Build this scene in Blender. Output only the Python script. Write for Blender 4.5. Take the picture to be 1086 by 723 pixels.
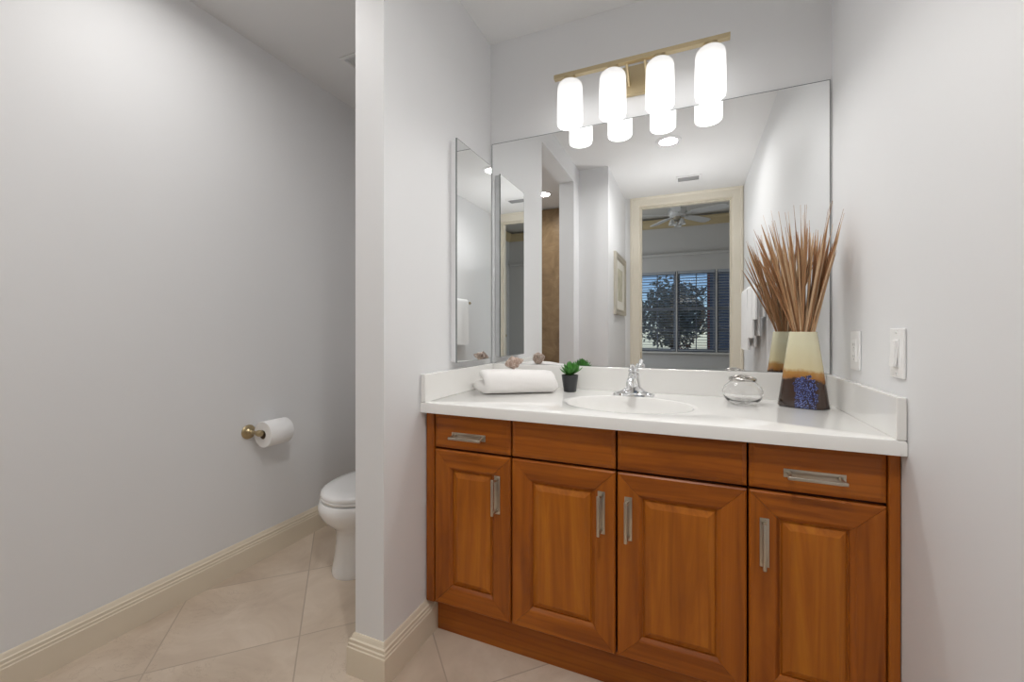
import bpy, bmesh, math, random
from mathutils import Vector, Matrix, noise
random.seed(7)
scene = bpy.context.scene
for o in list(bpy.data.objects): bpy.data.objects.remove(o)
COL = scene.collection
PI = math.pi
# ------------------------------------------------------------------ camera
cam_data = bpy.data.cameras.new('camera'); cam = bpy.data.objects.new('camera', cam_data); COL.objects.link(cam)
cam_data.sensor_fit = 'HORIZONTAL'; cam_data.sensor_width = 36.0
cam_data.lens = 445.33/1086*36.0
cam_data.shift_y = -(361.5-350.61)/1086
cam_data.clip_start = 0.02
cam.location = (0, -1.8, 1.093); cam.rotation_euler = (PI/2, 0, 0.4031)
scene.camera = cam
# ------------------------------------------------------------------ view, sky, lamp powers
scene.view_settings.view_transform = 'Standard'; scene.view_settings.look = 'None'
scene.view_settings.exposure = 0.22; scene.view_settings.gamma = 1.0
scene.view_settings.use_curve_mapping = False
scene.cycles.use_denoising = True
scene.cycles.max_bounces = 16; scene.cycles.diffuse_bounces = 8; scene.cycles.glossy_bounces = 8
scene.cycles.transmission_bounces = 10; scene.cycles.transparent_max_bounces = 16
scene.cycles.sample_clamp_indirect = 6.0
SHADE_GLOW = 1.2           # opal glass of the vanity lamp shades
BULB_W = 0.8               # each bulb, shining out of the open bottom of its shade
DOWNLIGHT_W = 9.0         # ceiling downlight in the vanity room
TOILET_FILL_W = 3.9  # added unseen lamp that fills the toilet room
SHOWER_DOWNLIGHT_W = 4.5
BEDROOM_FILL_W = 36.0  # added fill light at an unseen side window
SKY = 0.10
CEILING_FILL_W = 3.4              # added unseen fill behind the camera, aimed up to brighten the ceiling
fl = bpy.data.lights.new('added_ceiling_fill', 'AREA'); fl.shape = 'DISK'; fl.size = .16; fl.spread = math.radians(150); fl.energy = CEILING_FILL_W; fl.color = (1,.99,.985)
flo = bpy.data.objects.new('added_ceiling_fill', fl); COL.objects.link(flo); flo.location = (-.10, -2.0, 1.55); flo.rotation_euler = (PI, 0, 0)  # added fill lamp, not a fitting of the room
world = bpy.data.worlds.new('sky'); scene.world = world; world.use_nodes = True
wn = world.node_tree.nodes; wl = world.node_tree.links
bg = wn['Background']
sk = wn.new('ShaderNodeTexSky'); sk.sky_type = 'NISHITA'; sk.sun_disc = False
sk.sun_elevation = math.radians(40); sk.sun_rotation = math.radians(60); sk.ozone_density = 6; sk.dust_density = 0; sk.altitude = 2000
wl.new(sk.outputs[0], bg.inputs[0]); bg.inputs[1].default_value = SKY

# ------------------------------------------------------------------ materials
def mat(name, col=(.8,.8,.8), rough=.5, metal=0.0, **kw):
    m = bpy.data.materials.new(name); m.use_nodes = True
    b = m.node_tree.nodes['Principled BSDF']
    b.inputs['Base Color'].default_value = (*col, 1); b.inputs['Roughness'].default_value = rough
    b.inputs['Metallic'].default_value = metal
    for k, v in kw.items(): b.inputs[k].default_value = v
    return m
class NT:
    def __init__(s, m): s.t = m.node_tree; s.b = s.t.nodes['Principled BSDF']; s.m = m
    def n(s, typ, **kw):
        x = s.t.nodes.new(typ)
        for k, v in kw.items():
            if k.startswith('i_'):
                key = k[2:]; key = int(key) if key.isdigit() else key
                if hasattr(v, 'is_linked') or isinstance(v, bpy.types.NodeSocket): s.t.links.new(v, x.inputs[key])
                else: x.inputs[key].default_value = v
            else: setattr(x, k, v)
        return x
    def link(s, a, b): s.t.links.new(a, b)
    def math(s, op, a, b=None, c=None):
        x = s.t.nodes.new('ShaderNodeMath'); x.operation = op
        for i, v in enumerate((a, b, c)):
            if v is None: continue
            if isinstance(v, bpy.types.NodeSocket): s.link(v, x.inputs[i])
            else: x.inputs[i].default_value = v
        return x.outputs[0]
    def ramp(s, fac, stops, interp='LINEAR'):
        x = s.t.nodes.new('ShaderNodeValToRGB'); x.color_ramp.interpolation = interp
        e = x.color_ramp.elements
        while len(e) < len(stops): e.new(0.5)
        for i, (p, c) in enumerate(stops): e[i].position = p; e[i].color = (*c, 1)
        s.link(fac, x.inputs[0]); return x.outputs[0]
    def mix(s, fac, a, b, blend='MIX'):
        x = s.t.nodes.new('ShaderNodeMixRGB'); x.blend_type = blend
        for i, v in enumerate((fac, a, b)):
            if isinstance(v, bpy.types.NodeSocket): s.link(v, x.inputs[i])
            elif i == 0: x.inputs[0].default_value = v
            else: x.inputs[i].default_value = (*v, 1)
        return x.outputs[0]
    def noise(s, vec, scale, detail=3, rough=.5, dist=0):
        x = s.t.nodes.new('ShaderNodeTexNoise'); x.inputs['Scale'].default_value = scale
        x.inputs['Detail'].default_value = detail; x.inputs['Roughness'].default_value = rough
        x.inputs['Distortion'].default_value = dist
        if vec is not None: s.link(vec, x.inputs['Vector'])
        return x.outputs['Fac']
    def obj(s): return s.t.nodes.new('ShaderNodeTexCoord').outputs['Object']
    def mapping(s, vec, scale=(1,1,1), rot=(0,0,0), loc=(0,0,0)):
        x = s.t.nodes.new('ShaderNodeMapping'); s.link(vec, x.inputs[0])
        x.inputs['Scale'].default_value = scale; x.inputs['Rotation'].default_value = rot; x.inputs['Location'].default_value = loc
        return x.outputs[0]
    def bump(s, h, strength=.2, dist=.002):
        x = s.t.nodes.new('ShaderNodeBump'); x.inputs['Strength'].default_value = strength; x.inputs['Distance'].default_value = dist
        s.link(h, x.inputs['Height']); s.link(x.outputs[0], s.b.inputs['Normal'])

def paint(name, col, rough=.55, bump=.06):
    m = mat(name, col, rough); t = NT(m)
    v = t.noise(t.obj(), 3.0, 2)
    c = t.mix(v, tuple(x*.985 for x in col), tuple(min(1, x*1.01) for x in col)); t.link(c, t.b.inputs['Base Color'])
    t.bump(t.noise(t.obj(), 260, 2), bump, .001)
    return m
M = {}
M['wall'] = paint('wall_paint', (.76,.765,.775))
M['ceiling'] = paint('ceiling_paint', (.77,.77,.77))
M['trim'] = paint('cream_trim_paint', (.73,.65,.525), .35, .02)
M['casing'] = paint('cream_casing_paint', (.76,.71,.60), .35, .02)
M['bed_wall'] = paint('bedroom_paint', (.60,.59,.575))
M['bed_trim'] = paint('tan_crown_paint', (.52,.42,.25), .5)
def counter_mat():
    m = mat('cultured_marble', (.83,.82,.79), .12); t = NT(m)
    c = t.mix(t.noise(t.obj(), 2.2, 4, .6, 1.2), (.83,.82,.795), (.88,.875,.855)); t.link(c, t.b.inputs['Base Color'])
    t.b.inputs['Coat Weight'].default_value = .3; t.b.inputs['Coat Roughness'].default_value = .05
    return m
M['counter'] = counter_mat()
def wood(name, axis, lo, mid, hi):
    m = mat(name, mid, .34); t = NT(m)
    oi = t.t.nodes.new('ShaderNodeObjectInfo')
    off = t.n('ShaderNodeVectorMath', operation='SCALE', i_0=(3.1, 5.7, 9.3)); t.link(oi.outputs['Random'], off.inputs['Scale'])
    add = t.n('ShaderNodeVectorMath', operation='ADD'); t.link(t.obj(), add.inputs[0]); t.link(off.outputs[0], add.inputs[1])
    sc = {'x': (1.0, 14, 14), 'z': (14, 14, 1.0)}[axis]
    v = t.mapping(add.outputs[0], sc)
    n1 = t.noise(v, 1.3, 5, .62, 1.1)
    sc2 = {'x': (3, 110, 110), 'z': (110, 110, 3)}[axis]
    n2 = t.noise(t.mapping(add.outputs[0], sc2), 1.0, 3, .6)
    c = t.ramp(n1, [(.28, lo), (.5, mid), (.72, hi)])
    c = t.mix(t.math('MULTIPLY', n2, .38), c, tuple(x*.5 for x in mid), 'MIX')
    # plain-sawn cathedral lines
    w = t.n('ShaderNodeTexWave', wave_type='RINGS', rings_direction={'x':'X','z':'Z'}[axis])
    w.inputs['Scale'].default_value = 9; w.inputs['Distortion'].default_value = 5; w.inputs['Detail'].default_value = 2; w.inputs['Detail Scale'].default_value = .8
    sc3 = {'x': (.25, 1.6, 1.6), 'z': (1.6, 1.6, .25)}[axis]
    t.link(t.mapping(add.outputs[0], sc3), w.inputs['Vector'])
    c = t.mix(t.math('MULTIPLY', t.math('POWER', w.outputs['Fac'], 5), .35), c, lo)
    t.link(c, t.b.inputs['Base Color'])
    t.b.inputs['Coat Weight'].default_value = .08; t.b.inputs['Coat Roughness'].default_value = .2; t.b.inputs['Specular IOR Level'].default_value = .32
    return m
LO, MI, HI = (.21,.050,.0050), (.40,.108,.0075), (.50,.155,.012)
M['wood_v'] = wood('stained_cherry_upright_grain', 'z', LO, MI, HI)
M['wood_h'] = wood('stained_cherry_level_grain', 'x', LO, MI, HI)
M['wood_panel'] = wood('stained_cherry_panel', 'z', (.29,.076,.0060), (.47,.140,.0095), (.60,.21,.017))
M['wood_dark'] = mat('cabinet_gap_wood', (.035,.008,.004), .6)
M['chrome'] = mat('chrome', (.86,.87,.88), .06, 1.0)
M['pewter'] = mat('antique_pewter', (.54,.49,.41), .30, 1.0)
M['lid'] = mat('tarnished_silver', (.50,.48,.45), .22, 1.0)
M['brass'] = mat('satin_champagne_brass', (.56,.46,.29), .36, 1.0)
M['old_brass'] = mat('aged_brass', (.50,.40,.24), .28, 1.0)
M['mirror'] = mat('silvered_mirror', (.90,.91,.91), .0, 1.0)
M['mirror_edge'] = mat('mirror_edge_glass', (.20,.22,.22), .25)
M['white_plastic'] = mat('white_plastic', (.86,.86,.86), .28)
M['slot'] = mat('grey_slot', (.30,.30,.30), .6)
M['porcelain'] = mat('white_porcelain', (.84,.84,.84), .1, 0, **{'Coat Weight': .3})
M['paper'] = paint('toilet_tissue', (.86,.86,.86), .9, .25)
M['core'] = mat('cardboard', (.20,.14,.09), .9)
M['white_enamel'] = mat('white_enamel', (.82,.82,.83), .35)
M['vent_grey'] = mat('vent_enamel', (.78,.78,.78), .4)
M['vent_dark'] = mat('vent_throat', (.07,.07,.07), .8)
M['louvre'] = mat('grey_louvre', (.22,.22,.22), .5)
def cloth(name, col, scale=500):
    m = mat(name, col, .95); t = NT(m)
    h = t.noise(t.obj(), scale, 3, .6); t.bump(h, .5, .0015)
    c = t.mix(h, tuple(x*.93 for x in col), tuple(min(1, x*1.04) for x in col)); t.link(c, t.b.inputs['Base Color'])
    t.b.inputs['Sheen Weight'].default_value = .25
    return m
M['towel'] = cloth('white_terry_cloth', (.86,.84,.825))
M['bath_towel'] = cloth('bright_white_terry', (.84,.845,.85), 350)
def floor_mat():
    m = mat('diagonal_stone_tile', (.6,.5,.4), .3); t = NT(m)
    o = t.obj(); sx = t.n('ShaderNodeSeparateXYZ'); t.link(o, sx.inputs[0])
    r2 = math.sqrt(2); S = .4455
    p = t.math('MULTIPLY', t.math('ADD', sx.outputs[0], sx.outputs[1]), 1/r2)
    q = t.math('MULTIPLY', t.math('SUBTRACT', sx.outputs[1], sx.outputs[0]), 1/r2)
    pp = t.math('DIVIDE', t.math('ADD', p, 2.635/r2), S); qq = t.math('DIVIDE', t.math('SUBTRACT', q, .576/r2), S)
    fp = t.math('FRACT', pp); fq = t.math('FRACT', qq)
    dp = t.math('ABSOLUTE', t.math('SUBTRACT', fp, .5)); dq = t.math('ABSOLUTE', t.math('SUBTRACT', fq, .5))
    edge = t.math('GREATER_THAN', t.math('MAXIMUM', dp, dq), .5-.0024/S*1.0)
    cx = t.n('ShaderNodeCombineXYZ'); t.link(t.math('FLOOR', pp), cx.inputs[0]); t.link(t.math('FLOOR', qq), cx.inputs[1])
    wnn = t.n('ShaderNodeTexWhiteNoise', noise_dimensions='3D'); t.link(cx.outputs[0], wnn.inputs['Vector'])
    sh = t.n('ShaderNodeVectorMath', operation='SCALE'); t.link(wnn.outputs['Color'], sh.inputs[0]); sh.inputs['Scale'].default_value = 7.0
    ad = t.n('ShaderNodeVectorMath', operation='ADD'); t.link(o, ad.inputs[0]); t.link(sh.outputs[0], ad.inputs[1])
    cl = t.noise(ad.outputs[0], 3.2, 6, .62, .8)
    base = t.ramp(cl, [(.3, (.505,.405,.315)), (.5, (.60,.495,.395)), (.72, (.70,.60,.50))])
    tint = t.ramp(wnn.outputs['Value'], [(0, (.91,.90,.885)), (1, (1.03,1.03,1.03))])
    base = t.mix(1.0, base, tint, 'MULTIPLY')
    vn = t.noise(ad.outputs[0], 6.0, 8, .7, 1.6)
    vein = t.math('LESS_THAN', t.math('ABSOLUTE', t.math('SUBTRACT', vn, .5)), .006)
    big = t.math('GREATER_THAN', t.noise(ad.outputs[0], 2.6, 2), .56)
    base = t.mix(t.math('MULTIPLY', t.math('MULTIPLY', vein, big), .4), base, (.35,.26,.185))
    base = t.mix(edge, base, (.42,.34,.265)); t.link(base, t.b.inputs['Base Color'])
    t.bump(t.math('SUBTRACT', 1.0, edge), .3, .001)
    return m
M['floor'] = floor_mat()
def shower_mat():
    m = mat('travertine_shower_tile', (.4,.3,.2), .35); t = NT(m)
    o = t.obj()
    cl = t.noise(o, 5, 6, .65, .9); base = t.ramp(cl, [(.3, (.20,.125,.062)), (.52, (.30,.20,.105)), (.75, (.40,.29,.17))])
    br = t.n('ShaderNodeTexBrick'); t.link(t.mapping(o, (1,1,1), (PI/2,0,0)), br.inputs['Vector'])
    br.offset = 0; br.inputs['Scale'].default_value = 1; br.inputs['Brick Width'].default_value = .33; br.inputs['Row Height'].default_value = .33
    br.inputs['Mortar Size'].default_value = .002
    base = t.mix(t.math('MULTIPLY', br.outputs['Fac'], .5), base, (.2,.14,.08)); t.link(base, t.b.inputs['Base Color'])
    return m
M['shower'] = shower_mat()
def shade_mat():
    m = mat('lit_opal_glass', (.5,.5,.5), .2); t = NT(m)
    s = t.n('ShaderNodeSeparateXYZ'); t.link(t.obj(), s.inputs[0])      # origin at the middle of the shade
    f = t.n('ShaderNodeMapRange', interpolation_type='SMOOTHSTEP'); t.link(s.outputs[2], f.inputs['Value'])
    f.inputs['From Min'].default_value = .09; f.inputs['From Max'].default_value = -.03
    f.inputs['To Min'].default_value = .50; f.inputs['To Max'].default_value = SHADE_GLOW
    t.b.inputs['Emission Color'].default_value = (1, .985, .965, 1)
    t.link(f.outputs[0], t.b.inputs['Emission Strength'])
    return m
M['shade'] = shade_mat()
def emit(name, col, s):
    m = mat(name, (.9,.9,.9), .4); b = m.node_tree.nodes['Principled BSDF']
    b.inputs['Emission Color'].default_value = (*col, 1); b.inputs['Emission Strength'].default_value = s
    return m
M['lens'] = emit('downlight_lens', (1,.97,.92), 6.0)
def vase_mat():
    m = mat('drip_glazed_stoneware', (.6,.55,.4), .16); t = NT(m)
    o = t.obj(); s = t.n('ShaderNodeSeparateXYZ'); t.link(o, s.inputs[0])
    n = t.noise(o, 16, 4, .6); z = t.math('ADD', s.outputs[2], t.math('MULTIPLY', t.math('SUBTRACT', n, .5), .06))
    z = t.math('ADD', z, t.math('MULTIPLY', s.outputs[0], .12))
    f = t.math('DIVIDE', z, .25)
    base = t.ramp(f, [(0, (.035,.018,.012)), (.355, (.045,.020,.012)), (.385, (.30,.12,.022)), (.47, (.40,.20,.05)), (.52, (.62,.53,.33)), (.85, (.68,.64,.46)), (1, (.66,.62,.45))])
    streak = t.noise(t.mapping(o, (60,60,6)), 1, 3); base = t.mix(t.math('MULTIPLY', streak, .5), base, (.62,.64,.52), 'SOFT_LIGHT')
    # blue crystals: a patch low on the front face
    dx = t.math('DIVIDE', t.math('SUBTRACT', s.outputs[0], .012), .030)
    dz = t.math('DIVIDE', t.math('SUBTRACT', s.outputs[2], .045), .062)
    r = t.math('ADD', t.math('POWER', t.math('ABSOLUTE', dx), 2.0), t.math('POWER', t.math('ABSOLUTE', dz), 4.0))
    r = t.math('ADD', r, t.math('MULTIPLY', t.math('SUBTRACT', t.noise(o, 55, 5, .7), .5), 4.2))
    inside = t.math('MULTIPLY', t.math('LESS_THAN', r, .95), t.math('LESS_THAN', s.outputs[1], -.005))
    sp = t.n('ShaderNodeTexVoronoi'); t.link(o, sp.inputs['Vector']); sp.inputs['Scale'].default_value = 240
    blue = t.ramp(sp.outputs['Distance'], [(.1, (.26,.33,.60)), (.35, (.05,.075,.28)), (.6, (.025,.018,.03))])
    base = t.mix(inside, base, blue); t.link(base, t.b.inputs['Base Color'])
    t.b.inputs['Coat Weight'].default_value = .4
    return m
M['vase'] = vase_mat()
def reed_mat():
    m = mat('dried_reed', (.4,.2,.1), .7); t = NT(m)
    oi = t.t.nodes.new('ShaderNodeObjectInfo')
    c = t.ramp(oi.outputs['Random'], [(0, (.24,.11,.05)), (.25, (.44,.23,.10)), (.5, (.34,.165,.07)), (.75, (.58,.36,.19)), (1, (.80,.62,.42))])
    n = t.noise(t.mapping(t.obj(), (90, 90, 8)), 1, 3); c = t.mix(t.math('MULTIPLY', n, .5), c, (.22,.10,.042)); t.link(c, t.b.inputs['Base Color'])
    return m
M['reed'] = reed_mat()
M['glass'] = mat('clear_glass', (1,1,1), .0, 0, **{'Transmission Weight': 1.0, 'IOR': 1.45})
def pane_mat():
    m = bpy.data.materials.new('window_glass'); m.use_nodes = True; t = m.node_tree; t.nodes.clear()
    o = t.nodes.new('ShaderNodeOutputMaterial'); mx = t.nodes.new('ShaderNodeMixShader'); a = t.nodes.new('ShaderNodeBsdfTransparent'); g = t.nodes.new('ShaderNodeBsdfGlossy')
    g.inputs['Roughness'].default_value = .02; mx.inputs[0].default_value = .06
    t.links.new(a.outputs[0], mx.inputs[1]); t.links.new(g.outputs[0], mx.inputs[2]); t.links.new(mx.outputs[0], o.inputs[0]); return m
M['pane'] = pane_mat()
def leaf_mat():
    m = mat('succulent_green', (.05,.2,.03), .4); t = NT(m)
    c = t.mix(t.noise(t.obj(), 40, 2), (.012,.095,.012), (.10,.36,.05)); t.link(c, t.b.inputs['Base Color']); return m
M['leaf'] = leaf_mat()
M['pot'] = mat('charcoal_pot', (.028,.030,.033), .35)
M['soil'] = mat('dark_soil', (.05,.035,.025), .95)
def shell_mat():
    m = mat('sea_shell', (.5,.4,.3), .4); t = NT(m)
    c = t.ramp(t.noise(t.obj(), 90, 4, .6, .6), [(.3, (.20,.13,.10)), (.5, (.42,.31,.25)), (.7, (.70,.60,.52))]); t.link(c, t.b.inputs['Base Color'])
    t.bump(t.noise(t.obj(), 160, 3), .6, .002); return m
M['shell'] = shell_mat()
M['silver_frame'] = mat('champagne_silver', (.60,.56,.48), .38, .8)
M['mat_board'] = mat('cream_mat_board', (.80,.78,.71), .8)
def print_mat():
    m = mat('faded_print', (.5,.5,.4), .8); t = NT(m)
    c = t.ramp(t.noise(t.obj(), 14, 4), [(.35, (.62,.60,.48)), (.6, (.50,.48,.36)), (.75, (.36,.36,.27))]); t.link(c, t.b.inputs['Base Color']); return m
M['print'] = print_mat()
M['bed_white'] = mat('off_white_paint', (.66,.65,.62), .5)
M['window_frame'] = mat('window_frame_paint', (.24,.265,.31), .5)
M['blind'] = mat('blind_slat', (.40,.43,.48), .5)
M['fan_white'] = mat('fan_white', (.72,.72,.71), .4)
M['carpet'] = cloth('bedroom_carpet', (.36,.33,.29), 200)
def foliage(name, a, b):
    m = mat(name, a, .7); t = NT(m); c = t.mix(t.noise(t.obj(), 3, 4), a, b); t.link(c, t.b.inputs['Base Color']); return m
M['tree'] = foliage('tree_leaves', (.25,.25,.16), (.62,.56,.44))
M['bark'] = mat('bark', (.10,.075,.05), .9)
M['navy'] = foliage('slate_blue_siding', (.10,.14,.20), (.13,.17,.24))
M['red'] = mat('red_trim', (.30,.05,.04), .6)
M['grass'] = foliage('lawn', (.06,.09,.03), (.12,.14,.06))

# ------------------------------------------------------------------ builders
WORG = {}
def obj(name, bm, m, parent=None, origin=None, smooth=False, angle=None):
    me = bpy.data.meshes.new(name)
    bmesh.ops.recalc_face_normals(bm, faces=bm.faces)
    vs = [v.co.copy() for v in bm.verts]
    if origin is None:
        lo = Vector((min(v.x for v in vs), min(v.y for v in vs), min(v.z for v in vs)))
        hi = Vector((max(v.x for v in vs), max(v.y for v in vs), max(v.z for v in vs)))
        origin = (lo+hi)/2
        if parent is None: origin.z = lo.z
    origin = Vector(origin)
    bmesh.ops.translate(bm, verts=bm.verts, vec=-origin)
    bm.to_mesh(me); bm.free()
    for x in (m if isinstance(m, (list, tuple)) else [m]): me.materials.append(x)
    if smooth:
        me.polygons.foreach_set('use_smooth', [True]*len(me.polygons))
        if angle is not None: me.set_sharp_from_angle(angle=math.radians(angle))
    o = bpy.data.objects.new(name, me); COL.objects.link(o)
    WORG[o.name] = origin
    o.location = origin
    if parent is not None:
        o.parent = parent; o.location = origin - WORG[parent.name]
    return o
def tag(o, label, cat, group=None):
    o['label'] = label; o['category'] = cat
    if group: o['group'] = group
    return o
def thing(name, label, cat, loc, group=None):
    o = bpy.data.objects.new(name, None); COL.objects.link(o); o.empty_display_size = .05
    o.location = loc; WORG[o.name] = Vector(loc); return tag(o, label, cat, group)
def struct(name, bm, m, parent=None, origin=None, **kw):
    o = obj(name, bm, m, parent, origin, **kw)
    if parent is None: o['kind'] = 'structure'
    return o
def merge(bm, tmp, mi=0):
    for f in tmp.faces: f.material_index = mi
    me = bpy.data.meshes.new('tmp'); tmp.to_mesh(me); tmp.free(); bm.from_mesh(me); bpy.data.meshes.remove(me)
def box(bm, x0, x1, y0, y1, z0, z1, bev=0, seg=2, mi=0, rot=None):
    t = bmesh.new(); bmesh.ops.create_cube(t, size=1)
    for v in t.verts: v.co = Vector(((x0+x1)/2+v.co.x*(x1-x0), (y0+y1)/2+v.co.y*(y1-y0), (z0+z1)/2+v.co.z*(z1-z0)))
    if bev: bmesh.ops.bevel(t, geom=t.edges[:], offset=bev, segments=seg, affect='EDGES', profile=.5)
    if rot is not None: bmesh.ops.transform(t, matrix=rot, verts=t.verts)
    merge(bm, t, mi); return bm
def Bx(*a, **k): return box(bmesh.new(), *a, **k)
def lathe(bm, prof, c=(0,0,0), n=40, axis='z', sx=1, sy=1, closed=False, mi=0, rz=0):
    """prof: (r, h) list"""
    t = bmesh.new(); rings = []
    for r, h in prof:
        ring = []
        if r < 1e-6: ring = [t.verts.new((0,0,h))]
        else:
            for i in range(n):
                a = 2*PI*i/n; ring.append(t.verts.new((r*math.cos(a)*sx, r*math.sin(a)*sy, h)))
        rings.append(ring)
    prs = list(zip(rings, rings[1:])) + ([(rings[-1], rings[0])] if closed else [])
    for A, B in prs:
        if len(A) == 1 and len(B) == 1: continue
        for i in range(n):
            j = (i+1) % n
            if len(A) == 1: t.faces.new((A[0], B[i], B[j]))
            elif len(B) == 1: t.faces.new((A[i], A[j], B[0]))
            else: t.faces.new((A[i], A[j], B[j], B[i]))
    if not closed:
        if len(rings[0]) > 1: t.faces.new(rings[0])
        if len(rings[-1]) > 1: t.faces.new(rings[-1])
    R = Matrix.Rotation(rz, 4, 'Z')
    if axis == 'x': R = Matrix.Rotation(PI/2, 4, 'Y')
    if axis == '-x': R = Matrix.Rotation(-PI/2, 4, 'Y')
    if axis == 'y': R = Matrix.Rotation(-PI/2, 4, 'X')
    if axis == '-y': R = Matrix.Rotation(PI/2, 4, 'X')
    bmesh.ops.transform(t, matrix=Matrix.Translation(Vector(c)) @ R, verts=t.verts)
    merge(bm, t, mi); return bm
def tube(bm, pts, rad, n=10, cap=True, mi=0, flat=1.0):
    t = bmesh.new(); pts = [Vector(p) for p in pts]; N = len(pts)
    if not hasattr(rad, '__len__'): rad = [rad]*N
    rings = []; up = None
    for i, p in enumerate(pts):
        d = (pts[min(i+1, N-1)]-pts[max(i-1, 0)]).normalized()
        if up is None:
            up = Vector((0,0,1)) if abs(d.z) < .9 else Vector((1,0,0))
        u = (up - d*up.dot(d)).normalized(); w = d.cross(u); up = u
        rings.append([t.verts.new(p + (u*math.cos(2*PI*k/n)*flat + w*math.sin(2*PI*k/n))*max(rad[i], 1e-5)) for k in range(n)])
    for A, B in zip(rings, rings[1:]):
        for k in range(n): t.faces.new((A[k], A[(k+1)%n], B[(k+1)%n], B[k]))
    if cap: t.faces.new(rings[0]); t.faces.new(rings[-1][::-1])
    merge(bm, t, mi); return bm
def loft(bm, rings, cap=True, mi=0):
    t = bmesh.new(); R = [[t.verts.new(Vector(p)) for p in r] for r in rings]; n = len(R[0])
    for A, B in zip(R, R[1:]):
        for k in range(n): t.faces.new((A[k], A[(k+1)%n], B[(k+1)%n], B[k]))
    if cap: t.faces.new(R[0]); t.faces.new(R[-1])
    merge(bm, t, mi); return bm
def prism(bm, poly, z0, z1, mi=0):
    return loft(bm, [[(x,y,z0) for x,y in poly], [(x,y,z1) for x,y in poly]], True, mi)
def sweep_xy(bm, path, prof, side=1):
    """sweep a (d, z) profile along an xy polyline with mitred corners; side=+1 puts d to the left of travel"""
    P = [Vector((x,y)) for x,y in path]; rings = []
    for i, p in enumerate(P):
        def nrm(a, b): d = (b-a).normalized(); return Vector((-d.y, d.x))*side
        if i == 0: m = nrm(P[0], P[1])
        elif i == len(P)-1: m = nrm(P[-2], P[-1])
        else:
            a = nrm(P[i-1], p); b = nrm(p, P[i+1]); m = (a+b); m = m/(m.dot(a))
        rings.append([(p.x+m.x*d, p.y+m.y*d, z) for d, z in prof])
    return loft(bm, rings)

XL, XR, XT, CZ = -.8775, .4547, -1.9006, 2.452
# ------------------------------------------------------------------ setting: floor, ceilings, walls
struct('floor', Bx(-2.02, .60, -2.80, .42, -.06, 0), M['floor'], origin=(0,0,0))
struct('ceiling', Bx(-2.02, .60, -2.78, .42, CZ, CZ+.08), M['ceiling'])
struct('wall_back', Bx(-.991, .60, 0, .12, 0, CZ), M['wall'])
struct('wall_toilet_back', Bx(-2.02, -.8775, .27, .40, 0, CZ), M['wall'])
struct('wall_right', Bx(XR, .60, -2.70, 0, 0, CZ), M['wall'])
struct('wall_left', Bx(-2.02, XT, -2.70, .27, 0, CZ), M['wall'])
struct('wall_partition', Bx(-.991, XL, -.757, 0, 0, CZ), M['wall'])
struct('wall_toilet_side', Bx(-.991, XL, 0.12, .27, 0, CZ), M['wall'])
struct('wall_header', Bx(-1.0, XL, -1.552, -.757, 2.305, CZ), M['wall'])
struct('wall_closet', prism(bmesh.new(), [(-1.0,-1.552),(XL,-1.552),(XL,-1.72),(-.63,-1.72),(-.63,-2.70),(-.75,-2.70),(-.75,-1.84),(-1.0,-1.84)], 0, CZ), M['wall'])
struct('wall_shower', Bx(XT, -.75, -2.70, -2.66, 0, 2.44), M['shower'])
OX0, OX1, OZ = -.478, .352, 2.36      # doorway to the bedroom
b = bmesh.new()
box(b, -2.7, OX0-.02, -2.82, -2.70, 0, 3.06); box(b, OX1+.02, 1.75, -2.82, -2.70, 0, 3.06); box(b, OX0-.02, OX1+.02, -2.82, -2.70, OZ+.02, 3.06)
struct('wall_front', b, M['wall'])
# bedroom beyond the doorway
struct('floor_bedroom', Bx(-2.7, 1.80, -6.15, -2.80, -.06, 0), M['carpet'])
struct('ceiling_bedroom', Bx(-2.7, 1.80, -6.15, -2.82, 3.06, 3.14), M['bed_white'])
b = bmesh.new(); box(b, -2.82, -2.7, -6.15, -5.3, 0, 3.06); box(b, -2.82, -2.7, -3.7, -2.70, 0, 3.06); box(b, -2.82, -2.7, -5.3, -3.7, 0, .6); box(b, -2.82, -2.7, -5.3, -3.7, 2.3, 3.06)
struct('wall_bedroom_left', b, M['bed_wall'])
b = bmesh.new()
for a in ((-5.3,-5.25,.6,2.3),(-3.75,-3.7,.6,2.3),(-5.25,-3.75,.6,.65),(-5.25,-3.75,2.25,2.3),(-4.52,-4.48,.65,2.25)): box(b, -2.79, -2.73, *a)
w = struct('window_4', b, M['window_frame']); obj('window_pane', Bx(-2.765, -2.758, -5.25, -3.75, .65, 2.25), M['pane'], w)  # added window out of view, holds the bedroom fill light
ld = bpy.data.lights.new('added_bedroom_fill', 'AREA'); ld.shape = 'RECTANGLE'; ld.size = 1.5; ld.size_y = 1.6; ld.energy = BEDROOM_FILL_W; ld.color = (.93,.97,1)
lo = bpy.data.objects.new('added_bedroom_fill', ld); COL.objects.link(lo); lo.location = (-2.80, -4.5, 1.45); lo.rotation_euler = (PI/2, 0, -PI/2)  # added area light that lifts the dim bedroom

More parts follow.
